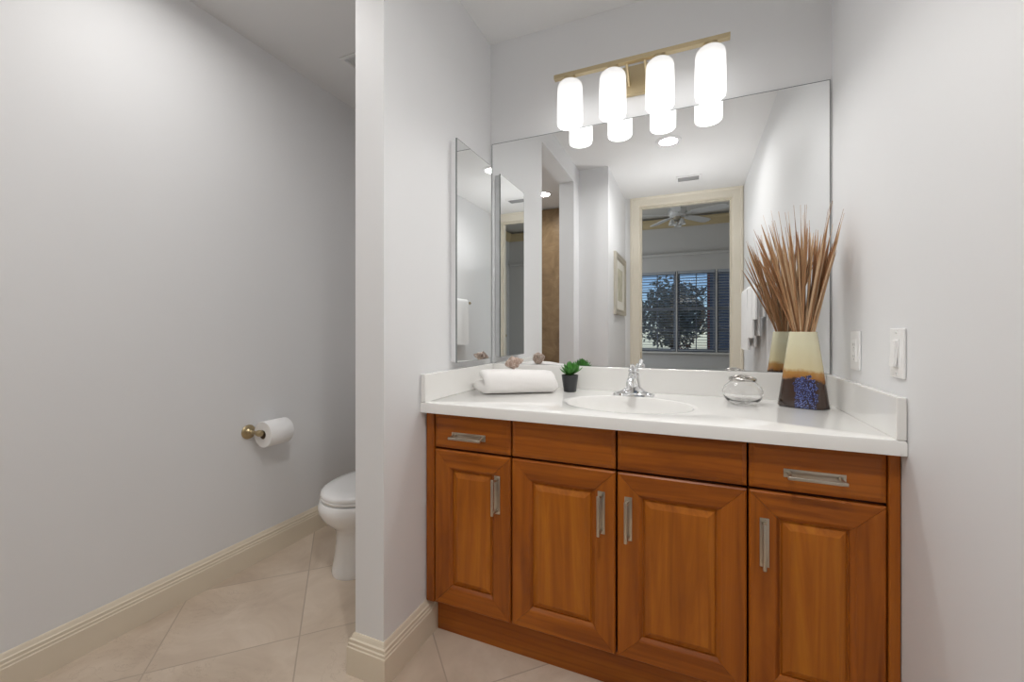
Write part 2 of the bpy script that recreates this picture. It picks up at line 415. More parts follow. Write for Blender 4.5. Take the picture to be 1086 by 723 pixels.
WX = [(-.86,-.24), (-.22,.38), (.40,.98)]; WZ0, WZ1 = .73, 2.12
b = bmesh.new()
xs = [-2.7] + [v for w in WX for v in w] + [1.69]
for i in range(0, len(xs), 2): box(b, xs[i], xs[i+1], -6.15, -6.0, 0, 3.06)
for w in WX: box(b, w[0], w[1], -6.15, -6.0, 0, WZ0); box(b, w[0], w[1], -6.15, -6.0, WZ1, 3.06)
struct('wall_bedroom_window', b, M['bed_wall'])
struct('wall_bedroom_right', Bx(1.69, 1.80, -6.15, -2.82, 0, 3.06), M['bed_wall'])
b = bmesh.new()
sweep_xy(b, [(-2.7,-2.82),(-2.7,-6.0),(1.69,-6.0),(1.69,-2.82)], [(0,2.88),(.02,2.88),(.03,2.91),(.08,2.97),(.09,3.0),(.09,3.02),(0,3.02)], 1)
struct('trim_bedroom_crown', b, M['bed_trim'])
b = Bx(-2.66, 1.65, -6.0, -5.93, 2.38, 2.42); struct('trim_bedroom_ledge', b, M['bed_wall'])
# baseboards
BP = [(0,0),(.019,0),(.019,.086),(.0165,.089),(.0165,.097),(.0135,.100),(.0135,.110),(.0095,.113),(.006,.122),(.003,.127),(0,.127)]
struct('baseboard_left', sweep_xy(bmesh.new(), [(XT,-1.95),(XT,.27),(-.991,.27),(-.991,-.757),(XL,-.757),(XL,-.482)], BP, -1), M['trim'])
struct('baseboard_closet', sweep_xy(bmesh.new(), [(-1.0,-1.552),(XL,-1.552),(XL,-1.72),(-.63,-1.72),(-.63,-2.70)], BP, -1), M['trim'])
struct('baseboard_right', sweep_xy(bmesh.new(), [(XR,-2.685),(XR,-.48)], BP, 1), M['trim'])
# door casing round the bedroom doorway (bath side) and jambs
b = bmesh.new()
CP = [(0,0),(0,.014),(.010,.018),(.070,.020),(.080,.026),(.100,.026),(.100,0)]
def casing(b, x0, x1, z1, y, s, prof):
    path = [(x0,0),(x0,z1),(x1,z1),(x1,0)]; n = len(prof); rings = []
    offs = [(-1,0),(-1,1),(1,1),(1,0)]
    for (px,pz),(ox,oz) in zip(path, offs): rings.append([(px+ox*d, y+s*t, pz+oz*d) for d,t in prof])
    loft(b, rings)
casing(b, OX0-.008, OX1+.006, OZ+.005, -2.70, 1, [(d*.93,t) for d,t in CP])
frame = struct('door_1', b, M['casing'])
b = bmesh.new(); box(b, OX0-.02, OX0, -2.82, -2.70, 0, OZ+.02); box(b, OX1, OX1+.02, -2.82, -2.70, 0, OZ+.02); box(b, OX0, OX1, -2.82, -2.70, OZ, OZ+.02)
box(b, OX0, OX0+.01, -2.775, -2.735, 0, OZ); box(b, OX1-.01, OX1, -2.775, -2.735, 0, OZ); box(b, OX0+.01, OX1-.01, -2.775, -2.735, OZ-.01, OZ)
obj('door_jamb', b, M['casing'], frame)
o = obj('strike_plate', Bx(OX0, OX0+.004, -2.735, -2.702, .81, .875, bev=.001), M['old_brass'], frame); o['label'] = 'small brass strike plate'
# bedroom door on the far right wall
b = bmesh.new()
for y0,y1,z0,z1 in ((-5.72,-5.05,.01,2.28),): box(b, 1.66, 1.69, y0, y1, z0, z1, bev=.003)
d2 = struct('door_2', b, M['bed_white'])
b = bmesh.new()
for z0,z1 in ((.15,.95),(1.1,2.15)): box(b, 1.652, 1.662, -5.62, -5.15, z0, z1, bev=.004)
obj('door_panel', b, M['bed_white'], d2)
b = bmesh.new(); box(b, 1.655,1.69,-5.80,-5.72,0,2.36,bev=.004); box(b,1.655,1.69,-5.05,-4.97,0,2.36,bev=.004); box(b,1.655,1.69,-5.72,-5.05,2.28,2.36,bev=.004)
o = obj('door_casing', b, M['casing'], d2)
obj('door_knob', lathe(bmesh.new(), [(.0,0),(.03,0),(.03,.006),(.012,.012),(.012,.03),(.026,.04),(.028,.055),(.015,.066),(0,.068)], (1.66,-5.66,1.0), 24, '-x'), M['old_brass'], d2, smooth=True, angle=40)
# windows of the bedroom with blinds
for i, (x0, x1) in enumerate(WX):
    b = bmesh.new(); Y0, Y1 = -6.12, -6.05
    box(b, x0, x0+.04, Y0, Y1, WZ0, WZ1); box(b, x1-.04, x1, Y0, Y1, WZ0, WZ1); box(b, x0+.04, x1-.04, Y0, Y1, WZ0, WZ0+.05); box(b, x0+.04, x1-.04, Y0, Y1, WZ1-.05, WZ1)
    mz = 1.47; box(b, x0+.04, x1-.04, Y0, Y1, mz-.025, mz+.025)
    xm = (x0+x1)/2
    box(b, xm-.008, xm+.008, -6.10, -6.07, WZ0+.05, mz-.025); box(b, xm-.008, xm+.008, -6.10, -6.07, mz+.025, WZ1-.05)
    for zz in (1.10, 1.78): box(b, x0+.04, xm-.008, -6.10, -6.07, zz-.008, zz+.008); box(b, xm+.008, x1-.04, -6.10, -6.07, zz-.008, zz+.008)
    w = struct('window_%d' % (i+1), b, M['window_frame'])
    obj('window_pane', Bx(x0+.03, x1-.03, -6.088, -6.082, WZ0+.03, WZ1-.03), M['pane'], w)
    t = thing('window_blind', ['grey slatted blind on the left bedroom window', 'grey slatted blind on the middle bedroom window', 'grey slatted blind on the right bedroom window nearest the casing'][i], 'blind', ((x0+x1)/2, -6.02, WZ0+.02), 'slatted blinds on the bedroom windows')
    obj('head_rail', Bx(x0+.012, x1-.012, -6.045, -5.995, WZ1-.05, WZ1-.002, bev=.003), M['blind'], t)
    b = bmesh.new(); z = WZ0+.07
    R = math.radians([8, 10, 24][i])
    while z < WZ1-.06:
        m_ = Matrix.Translation((xm, -6.02, z)) @ Matrix.Rotation(R, 4, 'X')
        box(b, -(x1-x0)/2+.014, (x1-x0)/2-.014, -.023, .023, -.0012, .0012, rot=m_); z += .046
    obj('slats', b, M['blind'], t)
    obj('bottom_rail', Bx(x0+.014, x1-.014, -6.04, -6.0, WZ0+.02, WZ0+.035, bev=.003), M['blind'], t)
struct('trim_window_stool', Bx(-.95, 1.06, -6.0, -5.92, WZ0-.03, WZ0, bev=.004), M['bed_white'])
# ------------------------------------------------------------------ vanity
YF, YB = -.537, -.517        # faces of the doors / of the carcass
van = thing('vanity_cabinet', 'long cherry-stained wooden vanity with four raised-panel doors under the white countertop', 'cabinet', (-.211, -.27, 0))
b = bmesh.new(); box(b, -.868, -.850, YB, -.02, .13, .8045); box(b, .4325, .450, YB, -.02, .13, .8045); box(b, -.850, .4325, YB, -.02, .13, .148); box(b, -.850, .4325, -.035, -.02, .148, .8045)
for xa, xb in ((-.850,-.52),(-.56,-.19),(-.22,.155),(.12,.4325)): box(b, xa, xb, YB, YB+.012, .148, .8045)
obj('carcass', b, M['wood_dark'], van)
for x0, x1 in ((-.873,-.840), (.4305,.4535)): obj('stile', Bx(x0, x1, YF, YB-.0005, .128, .8045, bev=.004, seg=3), M['wood_v'], van)
obj('toe_kick', Bx(-.857, .4535, -.485, -.44, .0, .129), M['wood_h'], van)
obj('bottom_rail', Bx(-.868, .4535, -.517, -.485, .118, .1299), M['wood_h'], van)
def mitred_frame(b, x0, x1, z0, z1, w, yf, yb):
    """four mitred members; stiles (mat 0) and rails (mat 1); inner sticking slopes down to the panel"""
    P = [(.0, yb), (.0, yf+.004), (.004, yf), (w-.012, yf), (w-.008, yf+.002), (w, yf+.009), (w, yb)]
    cs = [((x0,z0),(1,1)), ((x1,z0),(-1,1)), ((x1,z1),(-1,-1)), ((x0,z1),(1,-1))]
    for k in range(4):
        (A, da), (B, db) = cs[k], cs[(k+1)%4]; g = .0006
        ux, uz = (B[0]-A[0]), (B[1]-A[1]); L = math.hypot(ux, uz); ux /= L; uz /= L
        r1 = [(A[0]+da[0]*d+ux*g, y, A[1]+da[1]*d+uz*g) for d, y in P]; r2 = [(B[0]+db[0]*d-ux*g, y, B[1]+db[1]*d-uz*g) for d, y in P]
        loft(b, [r1, r2], True, 1 if k in (0, 2) else 0)
def pull(parent, cx, cz, L, vertical):
    b = bmesh.new(); t = bmesh.new()
    H = .0215
    box(t, -L/2, L/2, -.0028, 0, -H/2, H/2, bev=.001)
    for s in (-1, 1):
        tube(t, [(s*(L/2-.012), -.002, 0), (s*(L/2-.013), -.015, -.001), (s*(L/2-.010), -.030, -.003)], [.0056, .0042, .0046], 10)
        tube(t, [(s*(L/2-.012), -.0028, 0), (s*(L/2-.012), -.0045, 0)], .008, 14)
    box(t, -L/2+.004, L/2-.004, -.036, -.0285, -.0078, .0012, bev=.0022, seg=3)
    Rm = Matrix.Rotation(PI/2, 4, 'Y') if vertical else Matrix.Identity(4)
    bmesh.ops.transform(t, matrix=Matrix.Translation((cx, YF, cz)) @ Rm, verts=t.verts); merge(b, t)
    o = obj('pull_handle', b, M['pewter'], parent, smooth=True, angle=40); o['label'] = 'pewter bar pull on a flat plate'; return o
cols = [(-.837,-.5455), (-.5395,-.2065), (-.2005,.1355), (.1405,.4275)]
DZ0, DZ1, RZ0, RZ1 = .133, .6745, .682, .7995
hx = [(-.592,.5485), (-.2475,.5485), (-.169,.5435), (.1755,.5425)]
for k, (x0, x1) in enumerate(cols):
    b = bmesh.new(); mitred_frame(b, x0, x1, DZ0, DZ1, .070, YF, YB-.0003)
    d = obj('cabinet_door', b, [M['wood_v'], M['wood_h']], van)
    b = bmesh.new(); a = .0695; g = .006
    rings = []
    for ins, y in ((a, YB-.001), (a, YF+.0125), (a+.004, YF+.0125), (a+.007, YF+.009), (a+.021, YF+.0025), (a+.023, YF+.0015)):
        rings.append([(x0+ins, y, DZ0+ins), (x1-ins, y, DZ0+ins), (x1-ins, y, DZ1-ins), (x0+ins, y, DZ1-ins)])
    loft(b, rings); obj('raised_panel', b, M['wood_panel'], d)
    pull(d, hx[k][0], hx[k][1], .127, True)
    # drawer fronts: outer two have pulls
    b = bmesh.new(); rings = []
    for ins, y in ((0, YB-.0003), (0, YF+.006), (.003, YF+.0035), (.010, YF+.001), (.0115, YF), (.013, YF)):
        rings.append([(x0+ins, y, RZ0+ins), (x1-ins, y, RZ0+ins), (x1-ins, y, RZ1-ins), (x0+ins, y, RZ1-ins)])
    loft(b, rings); dr = obj('drawer_front', b, M['wood_h'], van)
    if k in (0, 3): pull(dr, (-.7005, .283)[k == 3], .730, .131, False)
# ------------------------------------------------------------------ countertop with moulded basin
TZ = .842; SX, SY, SA, SB = -.203, -.315, .208, .160
top = thing('countertop', 'glossy white cultured-marble vanity countertop with oval basin and low backsplashes', 'countertop', (-.211, -.28, .806))
def counter_slab():
    b = bmesh.new(); n = 96; x0, x1, y0, y1 = XL+.001, XR-.001, -.567, -.001
    def rim(a):
        c, s = math.cos(a), math.sin(a)
        hx_, hy_ = (x1-SX if c > 0 else SX-x0), (y1-SY if s > 0 else SY-y0)
        k = min(hx_/abs(c) if abs(c) > 1e-9 else 1e9, hy_/abs(s) if abs(s) > 1e-9 else 1e9); return (SX+c*k, SY+s*k)
    ang = sorted([2*PI*i/n for i in range(n)] + [math.atan2(y-SY, x-SX) % (2*PI) for x in (x0,x1) for y in (y0,y1)])
    rings = []
    ins = lambda p, d: (min(max(p[0], x0+d), x1-d), max(p[1], y0+d))
    out = [rim(a) for a in ang]
    rings.append([(*out[i], .806) for i in range(len(ang))])
    rings.append([(*out[i], TZ-.007) for i in range(len(ang))])
    rings.append([(*ins(out[i], .002), TZ-.002) for i in range(len(ang))])
    rings.append([(*ins(out[i], .007), TZ) for i in range(len(ang))])
    for f, z in ((1.10,TZ), (1.04,TZ), (1.015,TZ-.002), (1.0,TZ-.007), (.975,TZ-.018), (.93,TZ-.04), (.85,TZ-.07), (.72,TZ-.100), (.52,TZ-.122), (.3,TZ-.132), (.12,TZ-.135)):
        rings.append([(SX+SA*f*math.cos(a), SY+SB*f*math.sin(a), z) for a in ang])
    loft(b, rings, cap=False)
    b.faces.ensure_lookup_table()
    # underside round the bowl and bowl shell
    R2 = [[(*out[i], .806) for i in range(len(ang))], [(SX+SA*1.03*math.cos(a), SY+SB*1.03*math.sin(a), .806) for a in ang]]
    for f, z in ((1.0,TZ-.05), (.9,TZ-.09), (.76,TZ-.118), (.55,TZ-.138), (.3,TZ-.148), (.12,TZ-.15)):
        R2.append([(SX+SA*f*math.cos(a), SY+SB*f*math.sin(a), z) for a in ang])
    loft(b, R2, cap=False)
    loft(b, [[(SX+SA*.12*math.cos(a), SY+SB*.12*math.sin(a), TZ-.135) for a in ang], [(SX+SA*.12*math.cos(a), SY+SB*.12*math.sin(a), TZ-.15) for a in ang]], cap=False)
    bmesh.ops.remove_doubles(b, verts=b.verts, dist=1e-5)
    return b
obj('slab', counter_slab(), M['counter'], top, smooth=True, angle=35)
obj('backsplash', Bx(XL+.021, XR-.021, -.021, -.001, TZ-.001, .940, bev=.003, seg=3), M['counter'], top)
obj('side_splash', Bx(XL+.001, XL+.020, -.566, -.001, TZ-.001, .940, bev=.003, seg=3), M['counter'], top)
obj('side_splash', Bx(XR-.020, XR-.001, -.566, -.001, TZ-.001, .940, bev=.003, seg=3), M['counter'], top)
o = obj('drain', lathe(bmesh.new(), [(0,0),(.026,0),(.026,.003),(.02,.004),(.018,.002),(0,.003)], (SX, SY, TZ-.1355), 32), M['chrome'], top, smooth=True, angle=40); o['label'] = 'chrome drain'
# ------------------------------------------------------------------ faucet
FX, FY = -.204, -.118
fa = thing('faucet', 'chrome single-lever faucet behind the basin on the white countertop', 'faucet', (FX, FY, TZ))
def ell(cx, cy, z, a, bb, n=28, p=2.0):
    out = []
    for i in range(n):
        t = 2*PI*i/n; c, s = math.cos(t), math.sin(t)
        out.append((cx+a*abs(c)**(2/p)*(1 if c >= 0 else -1), cy+bb*abs(s)**(2/p)*(1 if s >= 0 else -1), z))
    return out
b = bmesh.new()
loft(b, [ell(FX,FY,TZ,.079,.026,40,2.6), ell(FX,FY,TZ+.006,.079,.026,40,2.6), ell(FX,FY,TZ+.010,.074,.023,40,2.4), ell(FX,FY,TZ+.014,.060,.022,40,2.2), ell(FX,FY,TZ+.021,.044,.022,40,2), ell(FX,FY,TZ+.032,.031,.021,40,2)])
obj('base_plate', b, M['chrome'], fa, smooth=True, angle=50)
b = bmesh.new(); loft(b, [ell(FX,FY,TZ+.022,.034,.024), ell(FX,FY,TZ+.04,.027,.023), ell(FX,FY,TZ+.06,.023,.023), ell(FX,FY,TZ+.078,.022,.022), ell(FX,FY,TZ+.088,.019,.019), ell(FX,FY,TZ+.092,.012,.012)])
obj('body', b, M['chrome'], fa, smooth=True, angle=50)
b = bmesh.new(); tube(b, [(FX,FY-.008,TZ+.045), (FX,FY-.035,TZ+.062), (FX,FY-.065,TZ+.071), (FX,FY-.092,TZ+.068), (FX,FY-.106,TZ+.056), (FX,FY-.109,TZ+.045)], [.018,.016,.0145,.0145,.014,.013], 20)
obj('spout', b, M['chrome'], fa, smooth=True, angle=50)
b = bmesh.new(); lathe(b, [(.0,.0),(.016,0),(.021,.006),(.019,.016),(.010,.022),(0,.023)], (FX,FY,TZ+.088), 28)
tube(b, [(FX,FY+.004,TZ+.102), (FX,FY-.012,TZ+.108), (FX,FY-.034,TZ+.114), (FX,FY-.052,TZ+.122), (FX,FY-.058,TZ+.124)], [.008,.0085,.0095,.0085,.004], 14, flat=.55)
obj('lever', b, M['chrome'], fa, smooth=True, angle=50)
# ------------------------------------------------------------------ wall mirror
mr = tag(obj('wall_mirror', Bx(-.866, .4475, -.0065, -.0025, .9415, 1.973), M['mirror']), 'large frameless wall mirror above the backsplash', 'mirror')
b = bmesh.new(); e = .0022
for x0,x1,z0,z1 in ((-.866-e,-.866,.9415,1.973+e), (.4475,.4475+e,.9415,1.973+e), (-.866,.4475,1.973,1.973+e)): box(b, x0, x1, -.0068, -.0005, z0, z1)
obj('polished_edge', b, M['mirror_edge'], mr)
for x in (.12, .155): obj('mirror_clip', Bx(x, x+.012, -.0095, -.0066, .9415, .9475, bev=.001), M['chrome'], mr)
# ------------------------------------------------------------------ medicine cabinet
mc = thing('medicine_cabinet', 'slim mirrored medicine cabinet on the partition wall beside the large mirror', 'cabinet', (XL, -.212, .97))
obj('cabinet_box', Bx(XL+.0005, -.8535, -.362, -.061, .970, 1.848, bev=.001), M['white_enamel'], mc)
d = obj('mirror_door', Bx(-.8525, -.847, -.365, -.059, .968, 1.850), M['mirror'], mc)
b = bmesh.new(); e = .0015
for y0,y1,z0,z1 in ((-.365-e,-.365,.968-e,1.850+e), (-.059,-.059+e,.968-e,1.850+e), (-.365,-.059,1.850,1.850+e), (-.365,-.059,.968-e,.968)): box(b, -.8525, -.8468, y0, y1, z0, z1)
obj('door_edge', b, M['mirror_edge'], d)
# ------------------------------------------------------------------ vanity light
vl = thing('vanity_light', 'champagne brass vanity light bar with four glowing white glass shades above the mirror', 'lamp', (-.20, 0, 2.08))
obj('back_plate', Bx(-.262, -.138, -.020, -.001, 2.062, 2.182, bev=.003), M['brass'], vl)
b = bmesh.new(); box(b, -.530, .130, -.1115, -.0885, 2.146, 2.164, bev=.0015); obj('bar', b, M['brass'], vl)
for x in (-.235,-.165): obj('support_arm', tube(bmesh.new(), [(x,-.018,2.10), (x,-.05,2.125), (x,-.095,2.150)], .006, 12), M['brass'], vl, smooth=True, angle=40)
for x in (-.463,-.288,-.110,.065):
    s = obj('lamp_socket', lathe(bmesh.new(), [(.0,0),(.020,0),(.020,.008),(.023,.010),(.023,.020),(.014,.024),(0,.024)], (x,-.10,2.124), 28), M['brass'], vl, smooth=True, angle=40)
    prof = [(.016,2.127),(.030,2.126),(.042,2.121),(.049,2.112),(.0515,2.100),(.0525,2.05),(.0525,1.960),(.0515,1.951),(.049,1.9475),(.047,1.950),(.0475,1.965),(.0475,2.05),(.0465,2.10),(.040,2.116),(.016,2.122)]
    sh = obj('lamp_shade', lathe(bmesh.new(), prof, (x,-.10,0), 40, closed=True), M['shade'], vl, origin=(x,-.10,2.037), smooth=True, angle=50)
    sh['label'] = 'glowing white glass shade'
    ld = bpy.data.lights.new('bulb_lamp', 'AREA'); ld.shape = 'DISK'; ld.size = .088; ld.energy = BULB_W; ld.color = (1,.98,.955)
    lo = bpy.data.objects.new('bulb_lamp', ld); COL.objects.link(lo); lo.parent = sh; lo.location = (0,0,1.957-2.037)
# ------------------------------------------------------------------ ceiling fittings
def downlight(x, y, label, watts, r=.062, spread=160):
    t = thing('downlight', label, 'lamp', (x, y, CZ-.004), 'recessed downlights')
    obj('trim_ring', lathe(bmesh.new(), [(r,-.0005),(r+.026,-.0005),(r+.024,-.004),(r+.004,-.008),(r,-.008)], (x,y,CZ), 48, closed=True), M['white_enamel'], t, smooth=True, angle=40)
    l = obj('lens', lathe(bmesh.new(), [(0,-.0005),(r-.001,-.0005),(r-.001,-.005),(0,-.0065)], (x,y,CZ), 48), M['lens'], t); l['label'] = 'glowing lens'
    ld = bpy.data.lights.new('downlight_lamp', 'AREA'); ld.shape = 'DISK'; ld.size = 2*r-.004; ld.spread = math.radians(spread); ld.energy = watts; ld.color = (1,.985,.965)
    lo = bpy.data.objects.new('downlight_lamp', ld); COL.objects.link(lo); lo.parent = t; lo.location = (0,0,-.004)
downlight(-.149, -1.416, 'round recessed downlight glowing in the ceiling opposite the mirror', DOWNLIGHT_W)
downlight(-1.348, -2.175, 'round recessed downlight glowing in the dim ceiling over the tiled shower', SHOWER_DOWNLIGHT_W)
downlight(-1.42, -.95, 'added unseen fill downlight in the toilet room ceiling between toilet and shower', TOILET_FILL_W, spread=170)  # added lamp out of view, brightens the toilet room
def vent(name, label, x0, x1, y0, y1, nsl, along='x'):
    t = thing(name, label, 'vent', ((x0+x1)/2, (y0+y1)/2, CZ-.012))
    b = bmesh.new(); w = .016
    for a in ((x0,x1,y0,y0+w),(x0,x1,y1-w,y1),(x0,x0+w,y0+w,y1-w),(x1-w,x1,y0+w,y1-w)): box(b, *a, CZ-.010, CZ-.0005, bev=.002)
    obj('vent_frame', b, M['vent_grey'], t); obj('throat', Bx(x0+w, x1-w, y0+w, y1-w, CZ-.002, CZ-.0006), M['vent_dark' if along == 'x' else 'vent_grey'], t)
    b = bmesh.new()
    for i in range(nsl):
        f = (i+.5)/nsl; R = math.radians(35)
        if along == 'x':
            m_ = Matrix.Translation(((x0+x1)/2, y0+w+(y1-y0-2*w)*f, CZ-.006)) @ Matrix.Rotation(R, 4, 'X'); box(b, -(x1-x0)/2+w, (x1-x0)/2-w, -.006, .006, -.0007, .0007, rot=m_)
        else:
            m_ = Matrix.Translation((x0+w+(x1-x0-2*w)*f, (y0+y1)/2, CZ-.006)) @ Matrix.Rotation(R, 4, 'Y'); box(b, -.006, .006, -(y1-y0)/2+w, (y1-y0)/2-w, -.0007, .0007, rot=m_)
    obj('louvres', b, M['louvre' if along == 'x' else 'vent_grey'], t)
vent('air_vent', 'rectangular louvred air vent in the ceiling in front of the bedroom doorway', -.125, .080, -2.335, -2.195, 5)
vent('exhaust_vent', 'square white exhaust fan grille in the toilet room ceiling', -1.61, -1.36, -.215, .035, 13, 'y')
# ------------------------------------------------------------------ switch and outlet on the right wall
t = thing('light_switch', 'white dimmer light switch on the right wall nearer the counter front edge', 'switch', (XR, -.5235, .98))
obj('wall_plate', Bx(XR-.006, XR-.0005, -.560, -.487, .981, 1.099, bev=.0025, seg=3), M['white_plastic'], t)
obj('slider_slot', Bx(XR-.0075, XR-.0055, -.540, -.507, 1.007, 1.073, bev=.0006), M['white_plastic'], t)
b = bmesh.new(); m_ = Matrix.Translation((XR-.010, -.5235, 1.040)) @ Matrix.Rotation(math.radians(5), 4, 'Y'); box(b, -.004, .003, -.012, .012, -.032, .030, bev=.0015, rot=m_)
obj('paddle', b, M['white_plastic'], t)
for z in (.991, 1.089): obj('screw', lathe(bmesh.new(), [(0,0),(.003,0),(.003,.0015),(0,.002)], (XR-.006,-.5235,z), 12, '-x'), M['vent_grey'], t)
t = thing('power_outlet', 'white duplex power outlet on the right wall nearer the mirror', 'outlet', (XR, -.246, .977))
obj('wall_plate', Bx(XR-.006, XR-.0005, -.282, -.210, .977, 1.092, bev=.0025, seg=3), M['white_plastic'], t)
obj('receptacle_face', Bx(XR-.008, XR-.0055, -.263, -.229, 1.001, 1.068, bev=.001), M['white_plastic'], t)
for z in (1.052, 1.017):
    b = bmesh.new()
    for y in (-.252, -.240): box(b, XR-.0085, XR-.0078, y-.001, y+.001, z-.004, z+.004)
    lathe(b, [(0,0),(.0022,0),(.0022,.0006),(0,.0006)], (XR-.0079,-.246,z-.009), 10, '-x')
    obj('socket_slots', b, M['slot'], t)
b = Bx(XR-.0095, XR-.0075, -.251, -.241, 1.031, 1.039, bev=.0005); obj('test_button', b, M['vent_grey'], t)
# ------------------------------------------------------------------ vase with reeds
VX, VY, VA = .337, -.163, math.radians(-21)
def vring(a, bb, z, n=48, p=2.4):
    c, s = math.cos(VA), math.sin(VA)
    return [(VX+x*c-y*s, VY+x*s+y*c, z) for x, y, _ in ell(0,0,0,a,bb,n,p)]
vr = [vring(.066,.030,TZ+.0005), vring(.0715,.034,TZ+.004)]
for i in range(1, 13):
    f = i/12; vr.append(vring(.0715+(.0385-.0715)*f, .034-.010*f, TZ+.004+.241*f))
vr += [vring(.0370,.0225,TZ+.2475), vring(.0345,.020,TZ+.2465)]
for i in range(0, 9):
    f = i/8; vr.append(vring(.0335+.026*f, .019+.009*f, TZ+.24-.22*f))
vb = bmesh.new(); loft(vb, vr)
bmesh.ops.rotate(vb, verts=vb.verts, cent=(VX,VY,TZ), matrix=Matrix.Rotation(-VA, 3, 'Z'))
va = tag(obj('ceramic_vase', vb, M['vase'], origin=(VX,VY,TZ), smooth=True, angle=60), 'flattened stoneware vase with cream, amber and dark brown drip glaze on the countertop', 'vase')
va.rotation_euler.z = VA
rnd = random.Random(11)
NR = 68
for i in range(NR):
    # tip spread in x follows the photo: wide fan, tallest in the middle and right
    u = (i+rnd.uniform(.15,.85))/NR*2-1; u = math.copysign(abs(u)**.85, u); blunt = rnd.random() < .6
    tipx = .318+.126*u*(abs(u)**.12) + rnd.uniform(-.008,.008); tipx = min(tipx, .443)
    tipy = -.175 + rnd.uniform(-.115,.105)*math.sqrt(max(0.1, 1-u*u*.8))
    tipz = (1.425 + rnd.uniform(-.07,.035) if blunt else 1.468 + rnd.uniform(-.05,.03)) - .012*abs(u)
    c, s = math.cos(VA), math.sin(VA)
    mx_, my_ = .030*u*.9 + rnd.uniform(-.005,.005), rnd.uniform(-.013,.013); mx_ = max(-.030, min(.030, mx_))
    mouth = Vector((VX+mx_*c-my_*s, VY+mx_*s+my_*c, TZ+.247))
    foot = Vector((VX-mx_*.5*c, VY-mx_*.5*s, TZ+.04+rnd.uniform(0,.02)))
    tip = Vector((tipx, tipy, tipz))
    ctrl = mouth + (mouth-foot).normalized()*.10 + Vector((rnd.uniform(-.008,.008), rnd.uniform(-.008,.008), .06)); ctrl = ctrl.lerp(mouth.lerp(tip, .45), .84)
    pts = [foot.lerp(mouth, .5), mouth]; R = rnd.uniform(.0028,.0056); rad = [R*.7, R*.8]
    for k in range(1, 13):
        f = k/12; p = mouth*(1-f)**2 + ctrl*2*f*(1-f) + tip*f*f
        w = .8+.45*math.sin(PI*min(1, f*1.1)*.55) if f < .72 else max(.04, 1.22*(1-((f-.72)/.28)**.75))
        if blunt: w = (.85+.25*f) if f < .9 else (.55 if f < .95 else .15)
        elif f > .70: w = max(.16, 1.15*max(0, 1-(f-.70)/.30)**2.2)
        p.x = min(p.x, .4455); p.y = min(p.y, -.022)
        pts.append(p); rad.append(R*w)
    tag(obj('dried_reed', tube(bmesh.new(), pts, rad, 6, flat=.7), M['reed'], smooth=True), 'thin dried tan reed standing with others in the drip-glazed vase', 'reed', 'dried reeds in the vase')
# ------------------------------------------------------------------ glass bowl with metal flower frog
GX, GY = .163, -.160
gb = thing('glass_bowl', 'squat clear glass bowl with a pierced silver lid on the countertop', 'bowl', (GX, GY, TZ))
out = [(0,.0005),(.030,.0005),(.040,.003),(.054,.015),(.062,.032),(.063,.045),(.057,.060),(.046,.071),(.039,.077),(.038,.080)]
inn = [(.0355,.080),(.0365,.076),(.044,.068),(.0545,.058),(.060,.045),(.059,.033),(.051,.018),(.036,.010),(0,.009)]
obj('glass_body', lathe(bmesh.new(), out+inn, (GX,GY,TZ), 56), M['glass'], gb, smooth=True, angle=60)
b = bmesh.new()
lathe(b, [(.0375,.080),(.0425,.080),(.0435,.084),(.0425,.088),(.0395,.090),(.0375,.088)], (GX,GY,TZ), 48, closed=True)
for k in range(7):
    a = 2*PI*k/7; cx, cy = GX+.021*math.cos(a), GY+.021*math.sin(a)
    tube(b, [(cx+.0165*math.cos(q), cy+.0165*math.sin(q), TZ+.091+.006*math.cos(q-a-PI)) for q in [2*PI*j/18 for j in range(19)]], .0027, 8)
o = obj('pierced_lid', b, M['lid'], gb, smooth=True, angle=50); o['label'] = 'silver lid of looped wire'
# ------------------------------------------------------------------ succulent
PX, PY = -.461, -.108
pl = thing('potted_succulent', 'small green succulent in a charcoal pot beside the folded towel', 'plant', (PX, PY, TZ))
obj('pot', lathe(bmesh.new(), [(0,.0005),(.024,.0005),(.0255,.002),(.0345,.066),(.0345,.069),(.031,.069),(.030,.062),(0,.062)], (PX,PY,TZ), 40), M['pot'], pl, smooth=True, angle=40)
obj('soil', lathe(bmesh.new(), [(0,.0622),(.0300,.0622),(.0300,.064),(0,.066)], (PX,PY,TZ), 30), M['soil'], pl)
def succ_leaf(b, base, yaw, pitch, L, w):
    t = bmesh.new(); rings = []; n = 8
    for i in range(9):
        f = i/8; ww = w*(.45+1.1*f-.0*f)*(1 if f < .55 else max(.02, 1-((f-.55)/.45)**1.6)); th = ww*.42
        rings.append([(ww*math.cos(2*PI*k/n), f*L, th*math.sin(2*PI*k/n)+.010*f*f) for k in range(n)])
    loft(t, rings)
    bmesh.ops.transform(t, matrix=Matrix.Translation(base) @ Matrix.Rotation(yaw, 4, 'Z') @ Matrix.Rotation(pitch, 4, 'X'), verts=t.verts); merge(b, t)
b = bmesh.new(); rr = random.Random(3)
for cxo, cyo, cz, sc in ((0,0,.064,1.0), (.012,.012,.072,.8)):
    for k in range(34):
        tt = k/34; yaw = k*2.39996; pitch = math.radians(24+62*tt+rr.uniform(-6,6))
        succ_leaf(b, Vector((PX+cxo,PY+cyo,TZ+cz+.010*tt)), yaw, pitch, sc*(.058-.012*tt)*rr.uniform(.9,1.1), sc*.0066)
obj('leaf_rosette', b, M['leaf'], pl, smooth=True, angle=70)
